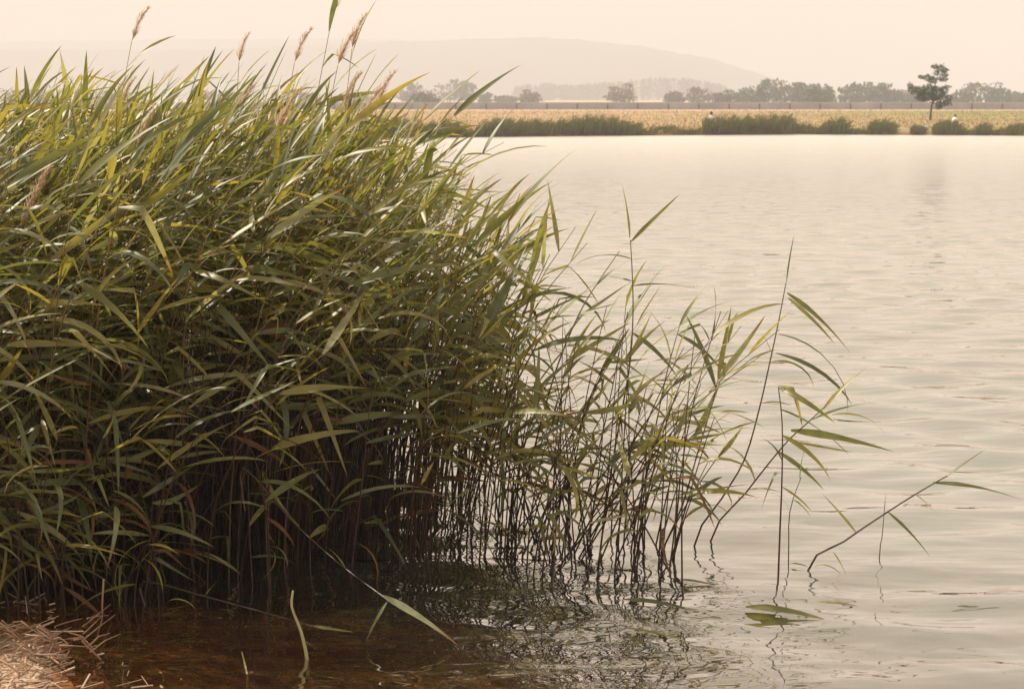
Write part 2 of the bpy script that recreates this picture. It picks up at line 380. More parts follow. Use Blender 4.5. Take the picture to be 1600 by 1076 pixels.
# ------------------------------------------------------------------ leaf shapes
class Shape:
    def __init__(s, verts, faces): s.v, s.f = np.array(verts, float), np.array(faces, int)
def leaf_shape(wr, droop, power, twist, kink=None, fold=0.28, ns=9, bend=0.0):
    V, F = [], []; x = z = y = 0.0; ang = 0.0; prev = 0.0
    ts = [0, .05, .14, .26, .40, .56, .72, .87, 1.0] if ns == 9 else [i / (ns - 1) for i in range(ns)]
    for i, t in enumerate(ts):
        dt = t - prev; prev = t
        ang = -droop * (t ** power)
        if kink and t > kink[0]: ang -= kink[1]
        x += dt * math.cos(ang); z += dt * math.sin(ang); y += dt * bend * t
        w = wr * 0.5 * min(1.0, (0.22 + 3.6 * t)) * (1 - t) ** 0.75 * 1.18 if t < 1 else 0.0004
        tw = twist * t
        up = (-math.sin(ang), math.cos(ang))
        for sgn in (-1, 0, 1):
            a = sgn * w; hgt = fold * w * abs(sgn)
            yy, hh = a * math.cos(tw) - hgt * math.sin(tw), a * math.sin(tw) + hgt * math.cos(tw)
            V.append((x + up[0] * hh, y + yy, z + up[1] * hh))
    for i in range(len(ts) - 1):
        for k in range(2):
            a = i * 3 + k; F.append((a, a + 1, a + 4, a + 3))
    return Shape(V, F)
LV = []
for wr in (0.064, 0.086):
    for dr, pw, tw, kk in ((0.12, 1.0, 0.5, None), (0.35, 1.3, -0.7, None), (0.8, 1.4, 0.6, None), (1.3, 1.3, -0.5, None), (1.9, 1.2, 0.4, None), (0.3, 1.0, 0.8, (0.30, 1.3)), (0.5, 1.0, -1.4, (0.5, 0.9)), (0.5, 2.0, 1.9, None)):
        LV.append(leaf_shape(wr, dr, pw, tw, kk, bend=0.1 * (1 if tw > 0 else -1)))
N_V = 8                                                        # kinds of bend per width
ALONG = [0, .05, .14, .26, .40, .56, .72, .87, 1.0]
def along_attr(me, n):
    a = me.attributes.new('along', 'FLOAT', 'POINT'); a.data.foreach_set('value', np.tile(np.repeat(ALONG, 3), n).astype(np.float32))
LM = [mesh("leaf", s.v, s.f, M_LEAF, True) for s in LV]
for m_ in LM: along_attr(m_, 1)
LMD = [mesh("dry_leaf", s.v, s.f, M_DRY, True) for s in LV]

def leaf_matrix(start, az, el, length, roll):
    """az: 0 = +X, el above the horizontal"""
    xa = Vector((math.cos(el) * math.cos(az), math.cos(el) * math.sin(az), math.sin(el)))
    ya = Vector((-math.sin(az), math.cos(az), 0))
    ya = (Matrix.Rotation(roll, 3, xa) @ ya)
    za = xa.cross(ya)
    m = Matrix((xa, ya, za)).transposed() * length
    return Matrix.Translation(start) @ m.to_4x4()
def leaf_to(start, tip, var, roll=0.0):
    s = LV[var]; tx, tz = float(s.v[-2][0]), float(s.v[-2][2])
    d = tip - start; h = math.hypot(d.x, d.y)
    az = math.atan2(d.y, d.x); el = math.atan2(d.z, h) - math.atan2(tz, tx)
    return leaf_matrix(start, az, el, d.length / math.hypot(tx, tz), roll)

def plume_shape(seed):
    r = random.Random(seed); V, F = [], []
    for i in range(190):
        t = r.random(); z0 = t * 0.20; L_ = r.uniform(0.03, 0.085) * (1.1 - 0.6 * t); a = r.gauss(0, 1.3)
        p = Vector((0.02 * t * t * 3, 0, z0)); d = Vector((math.cos(a) * 0.45, math.sin(a) * 0.3, 1.0)).normalized()
        q = p + d * L_ * 0.6; e = p + d * L_ + Vector((0.012, 0, -0.004))
        w = Vector((r.uniform(-1, 1), r.uniform(-1, 1), 0)).normalized() * 0.0018
        b = len(V); V += [tuple(p - w * 0.5), tuple(p + w * 0.5), tuple(q + w), tuple(q - w), tuple(e)]
        F += [[b, b + 1, b + 2, b + 3], [b + 3, b + 2, b + 4]]
    return V, F
PM = [mesh("plume", *plume_shape(s), M_PLUME) for s in (1, 2, 3)]

# ------------------------------------------------------------------ one reed as data
WIND = 0.0
def reed_data(base, H, lean, laz, leafy=1.0, r0=0.0042, low=0.22, n_leaf=None, up=1.0, r=rng, lscale=1.0, lin=0.25):
    """returns stem points and leaf records in coordinates local to base"""
    d = Vector((math.cos(laz), math.sin(laz), 0)); pts = []
    wob = Vector((r.gauss(0, 0.02), r.gauss(0, 0.02), 0)) * H
    for i in range(7):
        t = i / 6
        off = d * (H * lean * (lin * t + (1 - lin) * t ** 2.6)) + wob * math.sin(t * 3.1)
        pts.append(off + Vector((0, 0, H * t * (1 - 0.22 * lean * lean * t))))
    rad = [1.15 * r0 * (1 - 0.6 * i / 6) for i in range(7)]
    def along(t):
        k = min(5, int(t * 6)); f = t * 6 - k
        return pts[k].lerp(pts[k + 1], f)
    n = n_leaf or max(3, int(H * (1 - low) / 0.112 * leafy)); leaves = []
    side = 1 if r.random() < 0.5 else -1
    for i in range(n):
        t = low + (0.985 - low) * ((i + r.uniform(-.25, .25) + 0.5) / n); t = min(max(t, 0.05), 0.99)
        side = -side
        az = WIND + side * r.uniform(0.15, 1.0) + r.gauss(0, 0.25)
        if r.random() < 0.2: az += math.pi * r.uniform(0.7, 1.1)
        el = (0.12 + 0.72 * t ** 2) * up + r.gauss(0, 0.28)
        if t > 0.9: el = r.uniform(0.75, 1.35) * up; az = WIND + r.gauss(0, 0.7)
        L_ = r.uniform(0.23, 0.47) * (1.0 if t > 0.3 else 0.8) * lscale
        if t > 0.85: var = r.choice((0, 1, 1, 2, 6, 7))
        elif t > 0.5: var = r.choice((1, 2, 3, 3, 4, 4, 5, 5, 6, 7))
        else: var = r.choice((2, 3, 3, 4, 4, 5, 7))
        var += N_V * r.randint(0, 1)
        dry = r.random() < (0.5 if t < 0.34 else 0.03 if t < 0.75 else 0)
        leaves.append((leaf_matrix(along(t), az, el, L_, r.gauss(0.3, 0.5)), var, dry))
    return pts, rad, leaves
N_REED = [0]
def build_reed(base, data, label, group=None, plume=False, name="reed", mat=None):
    pts, rad, leaves = data
    root = tag(empty(name, base), label, "reed", group)
    V, F = tube(pts, rad, 4)
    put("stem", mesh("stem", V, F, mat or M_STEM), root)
    for m4, var, dry in leaves:
        put("leaf", (LMD if dry else LM)[var], root, mat4=m4)
    if plume:
        tip = pts[-1]; d = (pts[-1] - pts[-2]).normalized()
        q = Vector((0, 0, 1)).rotation_difference(d).to_matrix() * rng.uniform(0.7, 1.1)
        put("plume", rng.choice(PM), root, mat4=Matrix.Translation(tip) @ q.to_4x4())
    N_REED[0] += 1
    return root

# ------------------------------------------------------------------ reeds shown singly, each placed by where it stands and reaches
def custom_reed(label, Y, stem_px, leaves, r0=0.0036, Ybase=None, group=None, mat=None):
    base = onz(*stem_px[0]) if Ybase is None else at(*stem_px[0], Ybase)
    n = len(stem_px); W = [base]
    for i, p in enumerate(stem_px[1:], 1): W.append(at(p[0], p[1], base.y + (Y - base.y) * i / (n - 1)))
    gzb = gz(base.x, base.y)
    pts = [Vector((0, 0, min(-0.02, gzb) - 0.03))] + [w - base for w in W]
    # smooth
    P = []
    for i in range(len(pts) - 1):
        p0, p1, p2, p3 = pts[max(i - 1, 0)], pts[i], pts[i + 1], pts[min(i + 2, len(pts) - 1)]
        for k in range(3):
            t = k / 3
            P.append(0.5 * ((2 * p1) + (p2 - p0) * t + (2 * p0 - 5 * p1 + 4 * p2 - p3) * t * t + (3 * p1 - p0 - 3 * p2 + p3) * t ** 3))
    P.append(pts[-1])
    rad = [1.3 * r0 * (1 - 0.55 * i / (len(P) - 1)) for i in range(len(P))]
    L_ = []
    for (sx_, sy_), (tx_, ty_), dy, var, *rest in leaves:
        # depth of the stem at the start of the leaf
        best = (1e9, 0)
        for i in range(n - 1):
            ax, ay = stem_px[i]; dx, dy_ = stem_px[i + 1][0] - ax, stem_px[i + 1][1] - ay
            f = min(1, max(0, ((sx_ - ax) * dx + (sy_ - ay) * dy_) / (dx * dx + dy_ * dy_)))
            best = min(best, (math.hypot(ax + f * dx - sx_, ay + f * dy_ - sy_), (i + f) / (n - 1)))
        yy = base.y + (Y - base.y) * best[1]
        s = at(sx_, sy_, yy) - base; e = at(tx_, ty_, yy + dy) - base
        L_.append((leaf_to(s, e, var, (rest[0] if rest else rng.gauss(0.1, 0.2)) + 0.45 * (1 if tx_ > sx_ else -1)), var, False))
    return build_reed(base, (P, rad, L_), label, group, mat=mat)

custom_reed("tall slender reed rising straight out of the water with one wide top leaf", 6.35,
    [(938, 862), (958, 718), (972, 640), (985, 562), (989, 490), (988, 430), (985, 375)],
    [((984, 372), (974, 286), 0.02, 0), ((986, 378), (1064, 310), -0.1, 8, 0.5), ((987, 405), (898, 414), 0.1, 10), ((988, 406), (1030, 406), -0.05, 1), ((989, 440), (945, 436), 0.12, 1), ((988, 447), (1095, 452), -0.05, 9), ((988, 520), (1045, 600), -0.1, 10), ((985, 565), (905, 590), 0.1, 3), ((978, 615), (1040, 690), -0.1, 11)])
custom_reed("reed arching towards the tall straight reed, its top leaf pointing right over the lake", 6.3,
    [(800, 852), (830, 720), (868, 580), (905, 490), (935, 440), (968, 392)],
    [((934, 444), (988, 406), -0.05, 9, 0.6), ((905, 492), (962, 478), -0.1, 8), ((900, 500), (985, 448), 0.05, 0), ((885, 540), (978, 612), -0.15, 11, 0.2), ((868, 585), (800, 560), 0.1, 3), ((850, 640), (920, 715), -0.1, 10)])
custom_reed("long dark stem leaning out to the right with its tip upright, tallest over open water", 6.2,
    [(1085, 852), (1128, 778), (1163, 718), (1186, 640), (1203, 565), (1217, 500), (1228, 442)],
    [((1229, 442), (1243, 366), 0, 0), ((1230, 458), (1328, 556), -0.1, 9), ((1231, 465), (1282, 552), -0.15, 2), ((1208, 560), (1190, 522), 0.0, 1), ((1206, 570), (1118, 600), 0.1, 10, 0.6), ((1216, 522), (1325, 650), -0.05, 3), ((1212, 552), (1330, 640), -0.1, 10), ((1204, 566), (1262, 618), -0.1, 4), ((1190, 630), (1240, 640), 0, 2)])
custom_reed("reed topped by two stiff leaves spread in a narrow V over the water", 6.2,
    [(1030, 884), (1066, 790), (1092, 700), (1113, 630), (1122, 590)],
    [((1122, 592), (1152, 480), 0, 8, 0.4), ((1123, 592), (1208, 498), 0.05, 8, 0.5), ((1118, 606), (1062, 492), 0.1, 9), ((1121, 596), (1172, 592), -0.1, 1), ((1108, 648), (1165, 655), -0.1, 10), ((1098, 680), (1050, 640), 0.1, 3), ((1090, 708), (1190, 672), -0.1, 2)])
custom_reed("reed with two leaves fanning right above the fan of thin stems", 6.4,
    [(985, 866), (1014, 720), (1040, 590), (1062, 508)],
    [((1062, 508), (1114, 440), 0, 9, 0.5), ((1063, 508), (1145, 470), 0, 9), ((1058, 522), (1120, 590), -0.1, 10), ((1048, 560), (1000, 470), 0.1, 2), ((1040, 590), (1130, 600), -0.1, 11), ((1028, 650), (1120, 700), -0.1, 10), ((1020, 690), (960, 660), 0.1, 3)])
custom_reed("low reed reaching far right with a broad dark leaf and a yellow tip leaf", 6.0,
    [(1110, 846), (1165, 770), (1225, 695), (1262, 660), (1288, 636)],
    [((1287, 638), (1358, 578), 0, 9, 0.5), ((1236, 672), (1398, 720), -0.1, 9, 0.7), ((1270, 655), (1378, 628), 0.1, 1), ((1300, 648), (1385, 690), -0.05, 3), ((1238, 690), (1332, 712), -0.1, 0), ((1215, 705), (1272, 780), -0.1, 10), ((1180, 752), (1120, 700), 0.1, 3), ((1170, 765), (1215, 775), -0.1, 2)])
custom_reed("upright reed standing apart in open water with drooping broad leaves", 5.9,
    [(1216, 902), (1219, 820), (1222, 740), (1222, 660), (1216, 604)],
    [((1217, 606), (1243, 700), -0.15, 12, 0.4), ((1216, 602), (1236, 680), -0.05, 13), ((1220, 640), (1330, 712), 0.1, 9), ((1222, 680), (1275, 775), -0.1, 11), ((1222, 720), (1178, 690), 0.05, 3), ((1221, 760), (1262, 810), -0.05, 2), ((1221, 740), (1200, 800), -0.1, 5)])
custom_reed("single stem slanting low over the water with leaves hanging beneath it", 5.75,
    [(1262, 892), (1318, 846), (1392, 796), (1440, 766), (1480, 743)],
    [((1478, 745), (1542, 704), 0, 0), ((1458, 754), (1602, 784), -0.1, 9), ((1388, 800), (1453, 876), -0.08, 1), ((1338, 832), (1280, 780), 0.05, 1), ((1302, 862), (1322, 900), -0.05, 1), ((1272, 886), (1302, 908), -0.1, 4), ((1430, 772), (1460, 800), -0.1, 1)], 0.0042)
custom_reed("thin bare reed stub poking out of the water apart from the rest", 6.1, [(1374, 872), (1378, 840), (1383, 782)], [((1383, 782), (1386, 768), 0, 0)], 0.0022)
custom_reed("thin reed beside the upright one with a bent tip leaf", 6.05, [(1232, 880), (1234, 800), (1252, 745)], [((1250, 750), (1262, 690), 0, 1), ((1240, 780), (1262, 810), -0.1, 2), ((1234, 800), (1208, 770), 0, 2)], 0.0024)
custom_reed("slender reed bowing down over the dark water in front of the bed", 5.1,
    [(380, 730), (455, 812), (530, 880), (600, 932)],
    [((598, 930), (716, 1018), -0.15, 9, 0.3), ((606, 938), (576, 1004), -0.05, 9), ((540, 888), (500, 850), 0.05, 2), ((470, 826), (440, 800), 0.1, 1)], 0.0038, 5.7)
custom_reed("fallen reed lying across the shallow brown water", 4.95,
    [(225, 908), (330, 934), (420, 958), (490, 978)],
    [((488, 977), (552, 992), -0.02, 8), ((320, 930), (345, 905), 0.03, 1), ((262, 940), (300, 962), -0.05, 4)], 0.004, 5.45)
custom_reed("pale broken stub of reed rising from the shallow brown water", 5.0, [(480, 1030), (470, 985), (456, 948), (458, 922)], [((474, 1000), (486, 1018), -0.03, 3)], 0.0065, mat=M_PALE)
custom_reed("short pale stub of reed near the bank in shallow water", 4.95, [(386, 1052), (378, 1018)], [], 0.004, mat=M_PALE)

# ------------------------------------------------------------------ the reed bed
def front(X): return float(np.interp(X, [-4, -2.2, -1.4, -0.9, -0.3, 0.4], [5.5, 5.45, 5.6, 5.85, 6.15, 6.1]))
spots = []
def sample(n, xr, yr, keep, hf, zone, **kw):
    c = 0; tries = 0
    while c < n and tries < n * 60:
        tries += 1
        x = rng.uniform(*xr); y = rng.uniform(*yr)
        k = keep(x, y)
        if k <= 0 or rng.random() > k: continue
        spots.append((x, y, hf(x, y), zone, kw)); c += 1
def keep_dense(x, y):
    f = y - front(x)
    if f < 0 or f > 3.4: return 0
    e = -0.43 - 0.17 * (y - 6.1) - x
    if e < 0: return 0
    return 1.0
def h_dense(x, y):
    f = y - front(x); e = -0.43 - 0.17 * (y - 6.1) - x
    h = rng.gauss(1.86, 0.11)
    if f < 0.7: h *= rng.uniform(0.45 + 0.5 * f / 0.7, 1.0)
    h *= min(1, 0.72 + 0.36 * e)
    return max(0.6, h)
sample(1150, (-3.9, -0.36), (5.4, 9.0), keep_dense, h_dense, "bed")
sample(92, (-0.50, 0.02), (5.9, 7.2), lambda x, y: math.exp(-(x + 0.50) / 0.26), lambda x, y: max(0.6, rng.gauss(1.38 - 1.05 * (x + 0.5), 0.17)), "edge")
sample(84, (-0.08, 0.72), (5.68, 6.55), lambda x, y: 1, lambda x, y: rng.uniform(0.45, 1.2), "fan")
for px_, py_, Y_ in ((588, 168, 7.2), (536, 166, 7.4), (566, 186, 6.8), (528, 100, 7.8), (520, 18, 8.0), (206, 62, 8.2), (372, 96, 8.3), (460, 96, 8.2), (432, 205, 6.4), (374, 170, 7.0), (300, 188, 7.4), (190, 165, 7.0), (50, 318, 5.7), (32, 352, 5.8), (215, 226, 6.2), (549, 74, 8.0)):
    w_ = at(px_, py_, Y_); spots.append((w_.x - 0.12 * w_.z, Y_, w_.z, "plume", {}))
sample(75, (-2.7, -0.45), (5.2, 6.5), lambda x, y: (1.0 if x < -1.45 else 0.22) if -0.16 < y - front(x) < 0.22 else 0, lambda x, y: rng.uniform(0.3, 1.0), "front")
# how much of each one shows: the front rows, the thin edge and the plumes first
def score(s):
    x, y, h, zone, kw = s
    if zone != "bed": return -1 + rng.random() * 0.1
    if abs(x / y) > 0.40: return 50
    return (y - front(x)) + rng.random() * 0.9 - 0.8 * (h > 1.95)
spots.sort(key=score)
LAB = {"bed_left": ("green reed in the dense bed beside the pale bank", "reeds of the dense bed by the bank"),
       "bed_mid": ("green reed in the middle of the dense bed", "reeds in the middle of the dense bed"),
       "bed_right": ("green reed at the dark lakeward end of the bed", "reeds at the lakeward end of the dense bed"),
       "edge": ("thin reed in the open fringe where water glints", "reeds in the open fringe of the bed"),
       "fan": ("reed in the loose fan of stems in open water", "reeds of the loose fan in open water"),
       "plume": ("tall reed with a pinkish feathery plume above the dense bed", "plumed reeds above the bed")}
mass_leaf, mass_dry, mass_stem, mass_old = MB(), MB(), MB(), MB()
n_single = 0
for s in spots:
    x, y, H, zone, kw = s
    zb_ = min(gz(x, y), 0.3); base = Vector((x, y, 0.0))
    if zone == "front":
        zone = "bed"; dat = reed_data(base, H, abs(rng.gauss(0.4, 0.25)), rng.gauss(-0.4, 1.0), 1.0, 0.0032, 0.12, up=0.45, lscale=0.85)
    elif zone == "bed": dat = reed_data(base, H, abs(rng.gauss(0.34, 0.14)), rng.gauss(-0.1, 0.6), 1.1, 0.0042, rng.uniform(0.04, 0.26) if x < -1.5 or y - front(x) > 1.5 else rng.uniform(0.48, 0.66), up=0.7 if y - front(x) < 0.6 else 0.95)
    elif zone == "edge": dat = reed_data(base, H, abs(rng.gauss(0.24, 0.12)), rng.gauss(0.0, 0.7), 0.72, 0.0036, rng.uniform(0.12, 0.4), lin=0.5)
    elif zone == "fan": dat = reed_data(base, H, abs(rng.gauss(0.42, 0.28)), rng.gauss(0.0, 0.8) + (math.pi if rng.random() < 0.25 else 0), 0.62, 0.0034, rng.uniform(0.12, 0.45), lscale=0.8, lin=0.7)
    else: dat = reed_data(base, H, 0.12, 0.0, 0.6, 0.0036, 0.3)
    dat = ([Vector((0, 0, zb_ - 0.03))] + dat[0], [dat[1][0]] + dat[1], dat[2])
    if n_single < 286:
        n_single += 1
        key = zone
        if zone == "bed":
            px = 800 + x / y * FPX
            key = "bed_left" if px < 230 else "bed_mid" if px < 480 else "bed_right"
        lb, grp = LAB[key]
        if zone != "plume":
            lo, hi = (1.45, 1.85) if zone == "bed" else (1.1, 1.5) if zone == "edge" else (0.8, 1.15)
            size = "short " if H < lo else "tall " if H > hi else "middling "
            nd = sum(1 for l in dat[2] if l[2])
            lb = size + lb + (" with a dry brown leaf" if nd == 1 else " with dry brown lower leaves" if nd > 1 else "")
        build_reed(base, dat, lb, grp, plume=(zone == "plume"))
    else:
        V, F = tube([p + base for p in dat[0]], dat[1], 3)
        mass_stem.add(V, F)
        b4 = np.array(base)
        for m4, var, dry in dat[2]:
            A = np.array(m4); vv = LV[var].v @ A[:3, :3].T + A[:3, 3] + b4
            (mass_dry if dry else mass_leaf).add(vv, LV[var].f)
# last year's dead stalks between the living ones
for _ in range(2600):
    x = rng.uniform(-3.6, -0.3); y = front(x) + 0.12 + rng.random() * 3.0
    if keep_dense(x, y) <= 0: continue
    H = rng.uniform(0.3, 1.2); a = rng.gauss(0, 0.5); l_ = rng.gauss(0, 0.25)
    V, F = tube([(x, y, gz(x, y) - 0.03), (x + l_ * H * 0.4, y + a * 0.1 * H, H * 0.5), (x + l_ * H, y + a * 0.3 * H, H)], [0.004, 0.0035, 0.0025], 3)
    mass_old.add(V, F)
bed = tag(empty("reed_bed"), "dense mass of green reeds behind the front rows of the bed", "reed bed", kind="stuff")
for nm, mb, mt in (("stems", mass_stem, M_STEM), ("leaves", mass_leaf, M_LEAF), ("dead_leaves", mass_dry, M_DRY), ("dead_stalks", mass_old, M_SHADESTALK)):
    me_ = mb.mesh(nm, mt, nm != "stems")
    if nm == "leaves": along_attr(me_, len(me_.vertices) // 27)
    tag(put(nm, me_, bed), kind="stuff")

# ------------------------------------------------------------------ floating leaves
def floating(label, a, b, wid):
    p, q = onz(*a, 0.012), onz(*b, 0.012); L_ = (q - p).length
    s = leaf_shape(wid / L_, 0.12, 1, 0.15, None, 0.15); v_ = s.v.copy(); v_[:, 2] += 0.015 * np.sin(np.clip(v_[:, 0], 0, 1) * math.pi)
    az = math.atan2(q.y - p.y, q.x - p.x)
    M4 = leaf_matrix(p, az, 0.02, L_, 0)
    tag(put("floating_leaf", mesh("floating_leaf", v_, s.f, M_LEAF, True), mat4=M4), label, "leaf", "fallen leaves floating by the reeds")
floating("broad green leaf floating in front of the upright lone reed", (1165, 948), (1292, 962), 0.075)
floating("narrow green leaf floating in front of the fan of stems", (975, 936), (1085, 948), 0.05)
floating("small dark leaf floating below the slanting stem", (1278, 940), (1342, 944), 0.035)
floating("small brown leaf floating beside the foot of the slanting stem", (1236, 879), (1264, 884), 0.02)
floating("thin half sunken leaf floating nearest the camera among the reflections", (975, 980), (1085, 1000), 0.022)
floating("short green leaf floating right under the fringe stems", (1060, 905), (1120, 912), 0.028)

# ------------------------------------------------------------------ bank litter
lit = MB()
for _ in range(3800):
    x = rng.uniform(-2.7, -0.85); y = rng.uniform(4.1, 5.7)
    z = gz(x, y)
    if z < -0.025 or (z < 0.004 and rng.random() < 0.88): continue
    z = max(z, 0.002)
    L_ = rng.choice((rng.uniform(0.01, 0.04), rng.uniform(0.04, 0.14))); a = rng.uniform(0, 6.28); e = rng.gauss(0, 0.2)
    d = Vector((math.cos(a) * math.cos(e), math.sin(a) * math.cos(e), math.sin(e))) * L_
    p = Vector((x, y, z + rng.uniform(0.002, 0.02)))
    V, F = tube([p - d / 2, p + d / 2 + Vector((0, 0, rng.gauss(0, 0.004)))], [rng.uniform(0.001, 0.004)] * 2, 3)
    lit.add(V, F)
tag(put("reed_litter", lit.mesh("reed_litter", M_STRAW)), "pale chopped straw and reed litter covering the bank", "litter", kind="stuff")
def dead_stem(label, px, r0=0.005, mat=None, zs=None):
    W = [onz(x, y, z) for (x, y, z) in px]
    base = W[0].copy(); V, F = tube([w - base for w in W], [0.72 * r0 * (1 - 0.4 * i / (len(W) - 1)) for i in range(len(W))], 5)
    tag(put("dead_reed_stem", mesh("dead_reed_stem", V, F, mat or M_OLDSTEM), loc=base), label, "dead stem", "dead stems tangled on the bank edge")
dead_stem("curved dead stem arching over the litter at the bank edge", [(78, 1018, 0.02), (88, 1000, 0.06), (76, 985, 0.10), (60, 977, 0.13)], 0.007)
dead_stem("thick dead stem bent down towards the water at the bank edge", [(60, 978, 0.14), (76, 990, 0.11), (88, 1008, 0.06), (96, 1022, 0.02)], 0.008)
dead_stem("long straight dead stem crossing the tangle at the bank edge", [(0, 972, 0.14), (22, 990, 0.10), (46, 1012, 0.05)], 0.006)
dead_stem("forked dead stem ending over the brown shallows", [(128, 1000, 0.09), (142, 1014, 0.05), (158, 1030, 0.01)], 0.006)
dead_stem("upright dead stem with an orange kink at the water's edge", [(162, 905, 0.30), (160, 940, 0.2), (160, 965, 0.13), (152, 992, 0.05)], 0.005)
dead_stem("thin dead stem rising from the kinked upright stem", [(130, 990, 0.08), (145, 976, 0.12), (158, 963, 0.16)], 0.004)
dead_stem("short thick dead stem lying nearest the water", [(80, 1026, 0.04), (92, 1036, 0.03), (102, 1045, 0.01)], 0.007)
dead_stem("dead stem lying flat on the pale litter at the frame edge", [(0, 1030, 0.13), (14, 1038, 0.12), (30, 1050, 0.10)], 0.007)
for k in range(16):
    x0, y0 = rng.uniform(0, 150), rng.uniform(965, 1035)
    a = rng.uniform(-0.8, 0.9); L_ = rng.uniform(20, 55)
    dead_stem("short dead reed stem in the brown tangle at the bank edge", [(x0, y0, rng.uniform(0.05, 0.12)), (x0 + L_ / 2, y0 + a * L_ / 2 - rng.uniform(0, 8), 0.09), (x0 + L_, y0 + a * L_, rng.uniform(0.02, 0.08))], rng.uniform(0.003, 0.006))

# ------------------------------------------------------------------ far shore reeds
def far_clump(label, x0, x1, tops, depth=2.2, dens=1.0):
    """tops: list of (pixel x, pixel y) of the outline"""
    xc = (x0 + x1) / 2; yc = float(yfar((xc - 800) / FPX * 78)); root = tag(empty("reed_clump", ((xc - 800) / FPX * yc, yc + 0.5, 0)), label, "reeds", "reed clumps along the far shore")
    lv, st = MB(), MB()
    tx = [t[0] for t in tops]; ty = [t[1] for t in tops]
    n = int((x1 - x0) * 9 * dens)
    for _ in range(n):
        px = rng.uniform(x0, x1); X0 = (px - 800) / FPX * yc * CP; Y = float(yfar(X0)) - 0.35 + rng.random() ** 1.3 * depth
        X = (px - 800) / FPX * Y * CP
        top = CAM_Z + (155 - np.interp(px, tx, ty)) / FPX * Y
        H = max(0.25, top * (0.45 + 0.65 * rng.random() ** 0.8) * (1 + 0.13 * math.sin(px * 0.31 + x0) + 0.12 * math.sin(px * 0.83 + 1))); z0 = max(0, gz(X, Y) - 0.02)
        H = max(0.2, H - z0)
        lx = rng.gauss(0.10, 0.12) * H; ly = rng.gauss(0, 0.1) * H; w = rng.uniform(0.010, 0.026)
        o_ = np.array(root.location)
        p0 = np.array([X, Y, z0]) - o_; p1 = p0 + [lx * 0.35, ly * .4, H * 0.55]; p2 = p0 + [lx, ly, H]
        wv = np.array([w, rng.gauss(0, w), 0]); k0 = 0.42
        st.add([p0 - wv * .5, p0 + wv * .5, p0 + (p1 - p0) * k0 + wv * .5, p0 + (p1 - p0) * k0 - wv * .5], [[0, 1, 2, 3]])
        q = p0 + (p1 - p0) * k0
        lv.add([q - wv, q + wv, p1 + wv, p1 - wv, p2], [[0, 1, 2, 3], [3, 2, 4]])
        for j in range(2):
            b = p0 + (p2 - p0) * rng.uniform(0.4, 0.9); d = np.array([rng.uniform(0.1, 0.4), rng.uniform(-.2, .2), rng.uniform(-0.05, 0.35)]) * rng.uniform(.5, 1)
            lv.add([b - [0, 0, w], b + d * .5 + [0, 0, w * 1.2], b + d], [[0, 1, 2]])
    tag(put("stalks", st.mesh("stalks", M_FARSTALK), root), kind="stuff"); tag(put("leaves", lv.mesh("leaves", M_FARREED), root), kind="stuff")
far_clump("far reed clump just beyond the tip of the near bed", 560, 722, [(560, 188), (600, 188), (640, 189), (665, 194), (690, 190), (712, 192), (722, 200)])
far_clump("long ragged dark reed clump left of the low bank on the far shore", 742, 1000, [(742, 200), (755, 189), (782, 184), (800, 190), (840, 187), (862, 191), (900, 184), (925, 180), (945, 183), (962, 186), (980, 192), (1000, 194)])
far_clump("wide blocky reed clump with a person showing above it", 1098, 1240, [(1098, 184), (1110, 182), (1150, 183), (1185, 182), (1215, 180), (1240, 179)])
far_clump("smaller rounded reed tuft beside its taller twin on the far shore", 1283, 1304, [(1283, 194), (1293, 186), (1304, 190)])
far_clump("taller narrow reed tuft beside its smaller twin on the far shore", 1303, 1326, [(1303, 188), (1316, 183), (1326, 188)])
far_clump("round reed clump just before the bare sandy gap", 1357, 1402, [(1357, 192), (1372, 187), (1388, 188), (1402, 198)])
far_clump("round reed clump below the person in white by the lone tree", 1458, 1502, [(1458, 198), (1472, 188), (1490, 189), (1502, 196)])
far_clump("small reed tuft nearest the frame edge but one on the far shore", 1526, 1548, [(1526, 198), (1538, 190), (1548, 198)], dens=0.8)
far_clump("last low reed tuft cut by the frame edge on the far shore", 1575, 1612, [(1575, 198), (1590, 194), (1612, 197)], dens=0.8)
far_clump("low ragged plants on the dark bank between the two large clumps", 998, 1100, [(998, 203), (1020, 208), (1080, 207), (1100, 203)], 0.8, 0.4)
far_clump("low green plants on the bank between block clump and tufts", 1238, 1285, [(1238, 198), (1262, 202), (1285, 199)], 1.0, 0.8)
far_clump("low green plants on the bank left of the sandy gap", 1325, 1358, [(1325, 205), (1358, 204)], 0.8, 0.4)
far_clump("low green plants between the sandy gap and the white bag", 1424, 1446, [(1424, 204), (1434, 199), (1446, 203)], 0.8)
far_clump("low plants along the bank between the last reed clumps", 1500, 1580, [(1500, 205), (1540, 207), (1580, 205)], 0.8, 0.4)
far_clump("low plants in the gap below the tip of the near bed", 718, 745, [(718, 204), (732, 207), (745, 202)], 0.8, 0.8)
# sandy gap
sp = MB(); sc_ = onz(1413, 209); R_ = []
for k in range(18):
    a = 2 * math.pi * k / 18; R_.append((math.cos(a) * rng.uniform(0.3, 0.5), math.sin(a) * rng.uniform(0.9, 1.4)))
V = [(0, 0.9, 0)] + [(x, y + 0.9, 0) for x, y in R_]
V = [(x, y, gz(sc_.x + x, sc_.y + y) + 0.012 - 0) for x, y, z in V]
tag(put("path", mesh("path", V, [[0, 1 + k, 1 + (k + 1) % 18] for k in range(18)], plain("pale_sand", (0.55, 0.42, 0.32), 0.9, 0.15, 6)), loc=(sc_.x, sc_.y, 0)), kind="structure")

